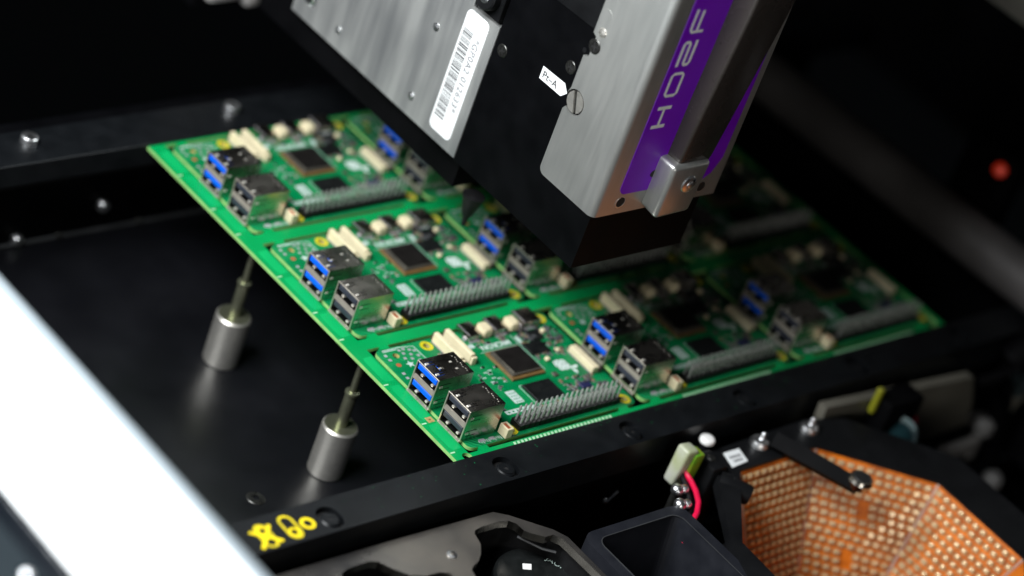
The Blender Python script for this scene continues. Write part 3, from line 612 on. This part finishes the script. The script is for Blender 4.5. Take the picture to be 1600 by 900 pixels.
# silver bracket under the handle
mb = MB(); t = bmesh.new(); bmesh.ops.create_cube(t, size=1)
for v in t.verts:
    x, y, z = v.co
    v.co = Vector((103.2 if x < 0 else 123.2, (yf-8.4) if y < 0 else yf+.0, 54.2 if z < 0 else 76.6))
    if y > 0: v.co.y = yf-.02
    if z < 0 and y < 0: v.co.z = 53.2
    if z < 0 and x > 0: v.co.z += .8; v.co.x -= 2.0
bmesh.ops.bevel(t, geom=[e for e in t.edges if not all(v.co.y > yf-1 for v in e.verts)], offset=1.9, segments=4, profile=.5, affect='EDGES'); bmesh.ops.recalc_face_normals(t, faces=t.faces[:]); mb.merge(t); bk = mb.build("silver_bracket", "cover", hd, ang=60)
mb = MB(); B = FRONT(yf-8.4)@T(114.4, 67.6, 0); mb.lathe([(3.7, 0), (3.4, .5), (2.6, .8)], 26, B, 0); mb.lathe([(1.7, .8), (1.4, 1.1), (.6, 1.25)], 14, B, 0); mb.build("screw", "steel_b", bk)
# slotted and other screws beside the notch
mb = MB(); B = LEFT(80)@T(115.6, 85.7, 0)@Matrix.Rotation(math.radians(-70), 4, 'Z')
for s in (1, -1): mb.prism([(x, s*y) for x, y in arc(0, 0, 4.2, 10, 170, 14)], .1, 1.2, B)
mb.prism(circle(0, 0, 4.2, 24), .05, .7, B, mt=1); mb.build("slotted_screw", ["steel", "screw_b"], hd)
phillips(115.2, 109.3, 2.9, 78.52, 'screw_b', .3)
mb = MB(); mb.lathe([(1.9, 1.5), (1.6, 1.9), (.8, 2.1)], 16, LEFT(80)@T(116.4, 115.8, 0)); mb.build("dowel_pin", "steel", hd)
mb = MB(); mb.lathe([(2.4, 1.5), (2.4, 1.58)], 20, LEFT(80)@T(115.5, 122.5, 0)); mb.build("dowel_pin", "cover", hd)
# nozzle reaching down to the board
mb = MB(); mb.lathe([(.9, 1.6), (1.2, 5), (2.3, 7), (3.6, 12), (4.6, 15.5)], 18, T(90, -77, 0)); mb.build("nozzle", "black", hd)

# the head hangs 45 mm above the boards
KH = 0.945; ec = cam.matrix_world.translation.copy(); hd.location = ec+(hd.location-ec)*KH; hd.scale = (KH, KH, KH)

# ------------------------------------------------------------------ white machine cover with dark display, near left
wc = thing("machine_cover", "broad white machine cover strip crossing the lower left corner", "machine cover", (-190, -150, 3))
mb = MB(); mb.box(-360, -115.3, -480, 60, -8, 15, b=9, seg=8); mb.build("cover_slab", "white", wc, ang=70)
mb = MB(); mb.prism([(-124, 15.05)]+[(-124+8.8*math.sin(a), 6.2+9.2*math.cos(a)) for a in [PI/2*k/10 for k in range(1, 11)]]+[(-115.2, -8), (-114.6, -8), (-114.6, 6.2)]+[(-124+9.4*math.sin(a), 6.2+9.6*math.cos(a)) for a in [PI/2*k/10 for k in range(9, 0, -1)]], -60, 480, basis((0, 0, 0), (1, 0, 0), (0, 0, 1))); mb.build("edge_trim", "trim", wc, ang=60)  # added strip whose blue-grey paints the shading of the cover's rounded edge
mb = MB(); mb.prism(rrect(-345, -172, -211, 55, .8, 3), 15.02, 15.5); dp = mb.build("display_bezel", "bezel", wc)
mb = MB(); mb.box(-345, -180.5, -206, 50, 15.52, 15.7); mb.build("display_glass", "glass", dp)
mb = MB(); mb.box(-173.6, -173.2, -209.4, 54, 15.52, 15.75); mb.build("display_trim", "steel_b", dp)
mb = MB(); mb.lathe([(1.7, 15.5), (1.5, 16.4), (.6, 17)], 16, T(-184.5, -203.5, 0)); mb.build("screw", "steel_b", dp)

wc.location += Vector((-41.5, -36.5, 45))*S

# ------------------------------------------------------------------ metal tray with black pockets, bottom
ty = thing("pocket_tray", "worn metal tray with black pockets in front of the rail", "tray", (-30, -235, -40))
o1 = [(-110, -208.8), (-44.9, -208.8), (-2, -209.6), (2.6, -213), (13.5, -224.5), (16.2, -229.5), (16.6, -300), (-110, -300)]
c1 = [(-16, -216.2), (-14.8, -215), (-11.3, -214.3), (-3, -214.3), (.6, -215.2), (2.4, -217.6), (2.6, -221.2), (4.2, -223.2), (8.2, -226.6), (11.6, -226.6), (13.6, -229.4), (14.2, -250), (14.2, -290), (-34, -290), (-30, -233.5), (-29, -230.2), (-26.6, -228.8), (-23.8, -227.8), (-20.6, -225.2), (-17.4, -221.2)]
c2 = [(-75, -217.4), (-73.5, -215.6), (-70, -214.6), (-61, -214.4), (-58.2, -215.6), (-56, -219.6), (-52, -224.6), (-47, -227), (-41, -227.4), (-37.6, -229), (-36.6, -290), (-90, -290), (-80, -222)]
mb = MB(); mb.prism(o1, -11, -8, holes=[c1, c2], mt=0, ms=1, mh=1); mb.build("tray_plate", ["tray", "tray_edge"], ty)
mb = MB(); mb.prism(o1, -45, -43, mt=0)
for i in range(len(o1)):
    a, b = o1[i], o1[(i+1) % len(o1)]; mb.poly([(a[0], a[1], -43), (b[0], b[1], -43), (b[0], b[1], -11.05), (a[0], a[1], -11.05)])
mb.box(-33, -31.5, -299, -232, -43, -11.1); mb.box(-60, -58, -232, -216, -43, -24)
mb.build("pocket", "black", ty)
mb = MB(); mb.lathe([(1.9, -8), (1.9, -7.7), (1.2, -7.4)], 20, T(-31, -222, 0)); mb.lathe([(1.0, -7.38), (.7, -7.2)], 10, T(-31, -222, 0), 1); mb.build("screw", ["steel_b", "tray_edge"], ty)
mb = MB(); mb.lathe([(18.5, -42), (18.5, -21), (17.6, -20)], 56, T(5.5, -236, 0)); dk = mb.build("black_disc", "chip", ty)
text("disc_text", "JAOKW2", 3.2, basis((13.2, -226.6, -19.97), (.42, -.92, 0), (.92, .42, 0)), "silk", dk, sx=1.0)
mb = MB(); mb.prism([(3.6, -225.2), (6.6, -226.6), (4.6, -228.9), (1.8, -227.5)], -19.99, -19.9); mb.build("white_patch", "white_pl", dk)
mb = MB(); mb.lathe([(1.6, -20), (1.3, -19.4), (.5, -19.2)], 14, T(18.6, -234.4, 0)); mb.build("screw", "screw_b", dk)
mb = MB(); mb.tube([(2.5, -219.8, -12), (9.4, -226.4, -14), (13, -229.6, -14)], .5, 6); mb.tube([(14.6, -231, -9), (14.8, -262, -9)], .45, 6); mb.build("spring_wire", "bezel_grey", ty)
t = MB(); t.prism(circle(-56, -236, 13, 40), -42, -22); t.build("black_disc", "chip", ty)

# ------------------------------------------------------------------ black bin
bn = thing("parts_bin", "open black plastic bin with rounded rim beside the metal tray", "bin", (45, -255, -60))
mb = MB(); ro = rrect(21.6, 71, -330, -230.2, 5.5, 5); ri = rrect(26, 66.4, -325, -234.2, 4.2, 5); rb = rrect(31, 61, -318, -244, 4, 5)
mb.prism(ro, -70, -8, holes=[ri]); mb.build("bin_wall", "bin", bn)
mb = MB()
for i in range(len(ri)):
    a, b = ri[i], ri[(i+1) % len(ri)]; c, d = rb[i], rb[(i+1) % len(rb)]; mb.poly([(a[0], a[1], -8.6), (b[0], b[1], -8.6), (d[0], d[1], -58), (c[0], c[1], -58)])
mb.prism(rb, -60, -58); mb.build("bin_inside", "bin", bn, ang=60)
mb = MB(); mb.ribbon(ri, .35, -8, -7.85, closed=True); mb.build("rim_line", "bezel_grey", bn)

# ------------------------------------------------------------------ ring light: octagonal bowl of LEDs
cx, cy = 129.0, -281.0
RIM = [(107.7, -225.0), (150.7, -225.0), (186.4, -259.0), (186.5, -303.6), (150.5, -337), (107.5, -337), (76, -303.5), (78.4, -256.0)]
rl = thing("ring_light", "octagonal bowl light lined with orange boards of small LEDs", "light", (cx, cy, -80))
def scale(pts, k, dx=0, dy=0): return [(cx+(x-cx)*k+dx, cy+(y-cy)*k+dy) for x, y in pts]
fo = [(104.5, -212.5), (158, -211), (176, -216), (207, -250.5), (208, -312), (160, -356), (98, -356), (55, -312), (60, -290), (73, -256.5)]
mb = MB(); mb.prism(fo, -12, -7, holes=[RIM]); mb.build("light_frame", "anod2", rl)
ZB = -72; KB = .46
V3 = [Vector((x, y, -8.2)) for x, y in RIM]; W3 = [Vector((cx+(x-cx)*KB, cy+(y-cy)*KB, ZB)) for x, y in RIM]
LEDM = None
mb = MB(); mb.box(-1.4, 1.4, -1.05, 1.05, 0, .9, b=.18); mb.lathe([(.95, .8), (.85, 1.1), (.4, 1.3)], 8, mt=1); LEDM = mb.mesh("led", ["led", "led_lens"])
leds = []
for i in range(8):
    a, b, c, d = V3[i], V3[(i+1) % 8], W3[(i+1) % 8], W3[i]
    n = (b-a).cross(d-a).normalized()
    if n.dot(Vector((cx, cy, 0))-(a+b)/2) < 0: n = -n
    mb = MB(); o2 = -n*1.2
    mb.poly([a, b, c, d]); mb.poly([d+o2, c+o2, b+o2, a+o2])
    for p, q in ((a, b), (b, c), (c, d), (d, a)): mb.poly([p, p+o2, q+o2, q])
    bmesh.ops.recalc_face_normals(mb.bm, faces=mb.bm.faces[:])
    fc = mb.build("light_panel", "fpc", rl)
    mb = MB(); mb.tube([tuple(a.lerp(d, k/6)+n*.2) for k in range(7)], .7, 6); mb.build("seam_strip", "seam", rl)
    if i in (0, 1, 2):
        ex = (b-a).normalized(); ey = (d-a)-(d-a).dot(ex)*ex; H = ey.length; ey.normalize(); Wd = (b-a).length
        k = 0
        while 2.4+k*3.3 < H-2:
            h = 2.4+k*3.3; f_ = h/H; x0 = (d-a).dot(ex)*f_; x1 = Wd+((c-b).dot(ex))*f_; nn = max(1, int((x1-x0-3.2)/3.85))
            for j in range(nn+1):
                x = (x0+x1)/2+(j-nn/2)*3.85+(.35 if k % 2 else -.35)
                if abs(j-nn/2) < .3 and i == 1 and k > 2 and nn > 4 and k % 3: continue
                p = a+ex*x+ey*h; leds.append((p, ex, ey, n, fc, i))
            k += 1
camp = Vector((-608, -657, 544))
def inview(p):
    d = p-camp; q = 4287/d.dot(FW); return 0 < 800+d.dot(RT)*q < 1640 and 0 < 450+d.dot(DN)*q < 930
leds.sort(key=lambda t: (t[0]-camp).length+(0 if inview(t[0]) else 500))
rest = MB()
for li, (p, ex, ey, n, fc, i) in enumerate(leds):
    if li < 300: o = link("led", LEDM, fc)
    rot = Matrix(((ex.x, -ey.x, n.x), (ex.y, -ey.y, n.y), (ex.z, -ey.z, n.z)))
    if rot.determinant() < 0: rot = Matrix(((-ex.x, -ey.x, n.x), (-ex.y, -ey.y, n.y), (-ex.z, -ey.z, n.z)))
    rot = rot@Matrix.Rotation(random.uniform(-.08, .08), 3, 'Z')
    if li < 300: o.matrix_local = Matrix.Translation(p*S-wloc(fc))@rot.to_4x4()
    else: rest.box(-1.4, 1.4, -1.05, 1.05, 0, .9, B=Matrix.Translation(p)@rot.to_4x4()); rest.box(-.8, .8, -.8, .8, .9, 1.2, mt=1, B=Matrix.Translation(p)@rot.to_4x4())
if len(leds) > 300: stuff(rest.build("led_rows", ["led", "led_lens"], rl))
# clamp arm with bright tip, bolts on the frame
arm = MB(); arm.tube([(131, -219, -4), (137, -236, -3), (143.5, -252, -3)], [4.2, 4.0, 3.6], 4); arm.build("clamp_arm", "dark", rl)
mb = MB(); mb.lathe([(3.9, 0), (4.9, 3.0), (4.2, 4.4)], 20, T(143.6, -251.6, -3)); mb.lathe([(3.2, 4.4), (3.0, 4.7)], 18, T(143.6, -251.6, -3), 1); mb.build("arm_tip", ["tray_edge", "recess"], rl)
for x, y in ((127.2, -216.0), (155.0, -216.2)):
    mb = MB(); mb.lathe([(3.9, 0), (3.9, 1.6), (3.2, 3.0), (1.7, 3.5)], 20, T(x, y, -8)); mb.lathe([(1.3, 3.4), (1.1, 5.2), (.5, 5.8)], 12, T(x+1.2, y+.5, -8)); mb.build("bolt", "steel_b", rl)
# tag on the frame
tg = MB(); tg.prism([(105.6, -223), (114.6, -222.2), (116.4, -215.4), (108.0, -215.4)], -6.98, -6.7); tg = tg.build("paper_tag", "sticker", rl)
mb = MB()
for k in range(2):
    for j in range(5 if k == 0 else 4): mb.box(108.4+j*1.25+k*.3, 109.3+j*1.25+k*.3, -217.8-k*2.1-1.3, -217.8-k*2.1, -6.7, -6.66)
mb.build("tag_print", "ink_soft", tg)

# ------------------------------------------------------------------ sensor bracket, wired connector and small bolts
sb = thing("sensor_bracket", "black sensor block with a short barrel beside the orange light", "sensor", (101, -222, -40))
mb = MB(); mb.box(93.5, 101.5, -224, -213.5, -60, -4, b=1.2, seg=2); mb.build("sensor_block", "anod2", sb)
mb = MB(); mb.box(80, 92, -300, -242, -60, -22, b=1); mb.build("bracket_plate", "anod2", sb)
mb = MB(); mb.lathe([(3.9, 0), (3.9, 12), (3.5, 12.6), (3.5, 12.7)], 22, axis_basis((97, -225, -9), (.60, -.78, -.1))); mb.lathe([(2.0, 12.7), (2.0, 12.9)], 14, axis_basis((97, -225, -9), (.60, -.78, -.1)), 1); mb.build("sensor_barrel", ["anod2", "recess"], sb)
mb = MB(); mb.lathe([(1.7, 0), (1.7, .5), (1.3, .8)], 14, T(97, -218.5, -4.1)); mb.build("screw", "screw_b", sb)
cp_ = tag(MB().__class__() and thing("end_cap", "round white plastic cap in front of the black rail", "cap", (103.4, -209.6, -6)), "round white plastic cap in front of the black rail", "cap")
mb = MB(); mb.lathe([(1.8, -30), (1.8, 1.4)], 14); mb.build("cap_stem", "anod2", cp_, (0, 0, 0))
mb = MB(); mb.lathe([(2.9, 1.4), (3.0, 2.6), (2.6, 3.2), (1.6, 3.4)], 20); mb.build("cap_head", "white_pl", cp_, (0, 0, 0), ang=60)
cc = thing("wired_connector", "translucent yellow green connector with a red and a black wire", "connector", (85, -216, -9))
mb = MB(); t = bmesh.new(); bmesh.ops.create_cube(t, size=1)
for v in t.verts: v.co = Vector((v.co.x*6.6, v.co.y*6.2, v.co.z*17)) if v.co.z > 0 else Vector((v.co.x*5.6, v.co.y*5.2, v.co.z*15))
bmesh.ops.bevel(t, geom=t.edges[:], offset=1.3, segments=3, profile=.5, affect='EDGES')
mb.merge(t, Matrix.Rotation(.12, 4, 'Y')); mb.build("connector_body", "connector", cc, (-1.0, 0.3, 3.2), ang=60)
mb = MB(); mb.box(-2.2, 3.2, -3.2, 2.6, -5.5, 6.2, b=1.0, seg=2, B=Matrix.Rotation(.1, 4, 'Y')); mb.build("connector_end", "conn_green", cc, (2.2, -0.6, 3.8))
mb = MB(); mb.tube([(84.9, -217.4, -6.5), (85.0, -219.2, -7.4), (84.5, -222.6, -8), (82.3, -227.5, -8), (78.8, -232.5, -8), (74.4, -236.4, -8.4), (69.6, -239.0, -10), (66.5, -241.5, -16)], 1.05, 10); mb.build("red_wire", "red", cc)
mb = MB(); mb.tube([(83.8, -217.6, -7), (83.6, -219.6, -9), (82.0, -223.5, -9.4), (79.0, -228.0, -9.8), (75.6, -232.3, -10.4), (72, -236, -12), (68, -239, -18)], .95, 10); mb.build("black_wire", "black", cc)
for i, (x, y, z, lab) in enumerate(((75.7, -224.1, -9, "small silver bolt right under the translucent connector"), (70.8, -230.8, -9, "lower small silver bolt above the corner of the black bin"))):
    t = thing("silver_bolt", lab, "bolt", (x, y, z), "small silver bolts below the connector")
    mb = MB(); mb.lathe([(1.6, -30), (1.6, 0)], 12); mb.build("bolt_shank", "screw_b", t, (0, 0, 0))
    mb = MB(); mb.lathe([(2.2, 0), (2.4, 1.2), (1.8, 2.4), (.8, 2.9)], 16); mb.lathe([(1.7, -.2), (1.8, .9), (1.2, 1.9)], 14, T(3.4, -.4, 0)); mb.build("bolt_head", "steel_b", t, (0, 0, 0), ang=60)
pt = MB(); pt.lathe([(1.1, 0), (1.3, .8), (.6, 1.4)], 10, axis_basis((66, -203.6, -27), (0, -1, .2))); pt.tube([(66, -204.6, -27), (69, -205.5, -22)], .7, 6)
tag(pt.build("rail_clip", "steel_b"), "tiny silver clip on the dark face below the front rail", "clip")

# ------------------------------------------------------------------ right-hand side, out of focus
gp = thing("mounting_plate", "grey beige plate below the right end of the front rail", "plate", (220, -206, -50))
mb = MB(); mb.prism([(166, -2), (262, -10), (272, -27), (276, -38), (243, -40), (170, -44)], 0, 4, FRONT(-209)); mb.build("plate_face", "beige", gp)
mb = MB(); mb.box(166, 282, -214, -205, -45.5, -41.8); mb.build("plate_foot", "dark", gp)
sbz = MB(); sbz.box(238, 286, -217, -211, -52, -46, b=1.5, seg=2); tag(sbz.build("metal_bar", "silver_bar"), "short pale metal bar under the grey beige plate", "bar")
sc = thing("side_camera", "small black camera with a round lens, yellow strip and red wire", "camera", (214, -215, -40))
mb = MB(); mb.box(196, 217, -222, -211.5, -42, -2, b=1.5, seg=2); mb.build("camera_body", "dark", sc)
Bc = axis_basis((209, -220.5, -19), (-.62, -.62, .45))
mb = MB(); mb.lathe([(8.2, 0), (8.2, 5), (7.6, 6)], 28, Bc); mb.build("lens_barrel", "dark", sc)
mb = MB(); mb.prism(circle(0, 0, 7.4, 28), 6.0, 6.4, Bc, holes=[circle(0, -.8, 5.9, 24)]); mb.build("lens_rim", "teal", sc)
mb = MB(); mb.lathe([(5.7, 6.05), (4, 7.2), (1.5, 7.8)], 24, Bc); mb.build("lens_glass", "lens", sc, ang=60)
mb = MB(); mb.box(192.6, 195.0, -216.5, -214, -9, 2.5, b=.4); mb.build("yellow_strip", "yellow_dim", sc)
mb = MB(); mb.tube([(219, -218, -13), (222.5, -219.5, -20), (222.5, -220, -29), (219, -221, -36), (214, -223, -41)], 1.5, 8); mb.build("red_wire", "red", sc)
mb = MB(); mb.sphere((220.5, -216, -14.5), 2.1); mb.build("silver_knob", "steel_b", sc)
for i, (x, y, z, r, lab, m) in enumerate(((288, -213, -44, 5.5, "blurred pale round fitting right of the metal bar", 'bezel_grey2'), (302, -214, -22, 4.5, "blurred upper grey fitting at the right edge", 'teal'), (306, -215, -9, 4.2, "topmost small grey fitting at the right edge", 'teal'), (296, -225, -66, 4.2, "lowest pale fitting by the right edge above the light frame", 'bezel_grey2'))):
    t = thing("machine_fitting", lab, "fitting", (x, y, z), "blurred fittings at the right edge")
    mb = MB(); mb.lathe([(r*.55, -14), (r*.55, -1), (r, 0), (r, r*.8), (r*.6, r*1.2)], 18); mb.build("fitting_cap", m, t, (0, 0, 0))
    mb = MB(); mb.lathe([(r*1.3, -16), (r*1.3, -14)], 18); mb.build("fitting_base", "dark", t, (0, 0, 0))
hs = MB(); hs.tube([(280, -213, -20), (284, -214, -5), (290, -216, 2), (300, -218, 4), (320, -222, 2)], 7, 14); hs.tube([(286, -213, -20), (292, -214, -30), (300, -216, -60)], 5, 12); tag(hs.build("cable_bundle", "dark"), "thick black cable bundle curving over the right edge", "cable")
bs = MB(); bs.tube([(296, -214, -36), (310, -214, -22), (326, -214, -8)], 3, 10); tag(bs.build("pale_hose", "beige"), "pale hose slanting up at the right picture edge", "hose")
bm_ = thing("machine_beam", "long rounded dark beam behind the right side of the panel", "beam", (312, -150, -10))
mb = MB(); mb.lathe([(11, 0), (11, 330)], 28, axis_basis((312, 60, 6), (0, -1, 0.02))); mb.build("beam_tube", "dgrey", bm_)
mb = MB(); mb.box(306, 330, -280, 60, -56, -4); mb.build("beam_base", "dark", bm_)
il = thing("indicator_lamp", "small glowing red indicator lamp in the dark right background", "lamp", (320, -150.5, 36))
mb = MB(); mb.lathe([(2.9, 0), (2.9, 2.4), (1.6, 3.8)], 16, axis_basis((0, 0, 0), (-.7, -.6, .3))); mb.build("lamp_lens", "redlamp", il, (0, 0, 4))
mb = MB(); mb.box(2.5, 14, -6, 22, -40, 10, b=2, seg=2); mb.build("lamp_housing", "dark", il, (0, 0, 0))
gb = MB(); gb.box(300, 345, -420, -70, 108.3, 150, b=1.5, seg=2); tag(gb.build("grey_cover", "silver_bar"), "corner of a pale grey cover at the top right", "cover")
tl = thing("gantry_bracket", "blurred silver bracket ends at the top left above the back rail", "bracket", (80, 62, 18))
mb = MB(); mb.box(58, 73, 60, 66, 19.5, 40, b=1.5, seg=2); mb.build("bracket_tab", "silver_bar", tl)
mb = MB(); mb.box(77.5, 84.5, 60, 66, 15.5, 40, b=1.5, seg=2); mb.build("bracket_tab", "silver_bar", tl)
mb = MB(); mb.box(56, 120, 67, 80, 14, 60); mb.build("bracket_body", "dark", tl)
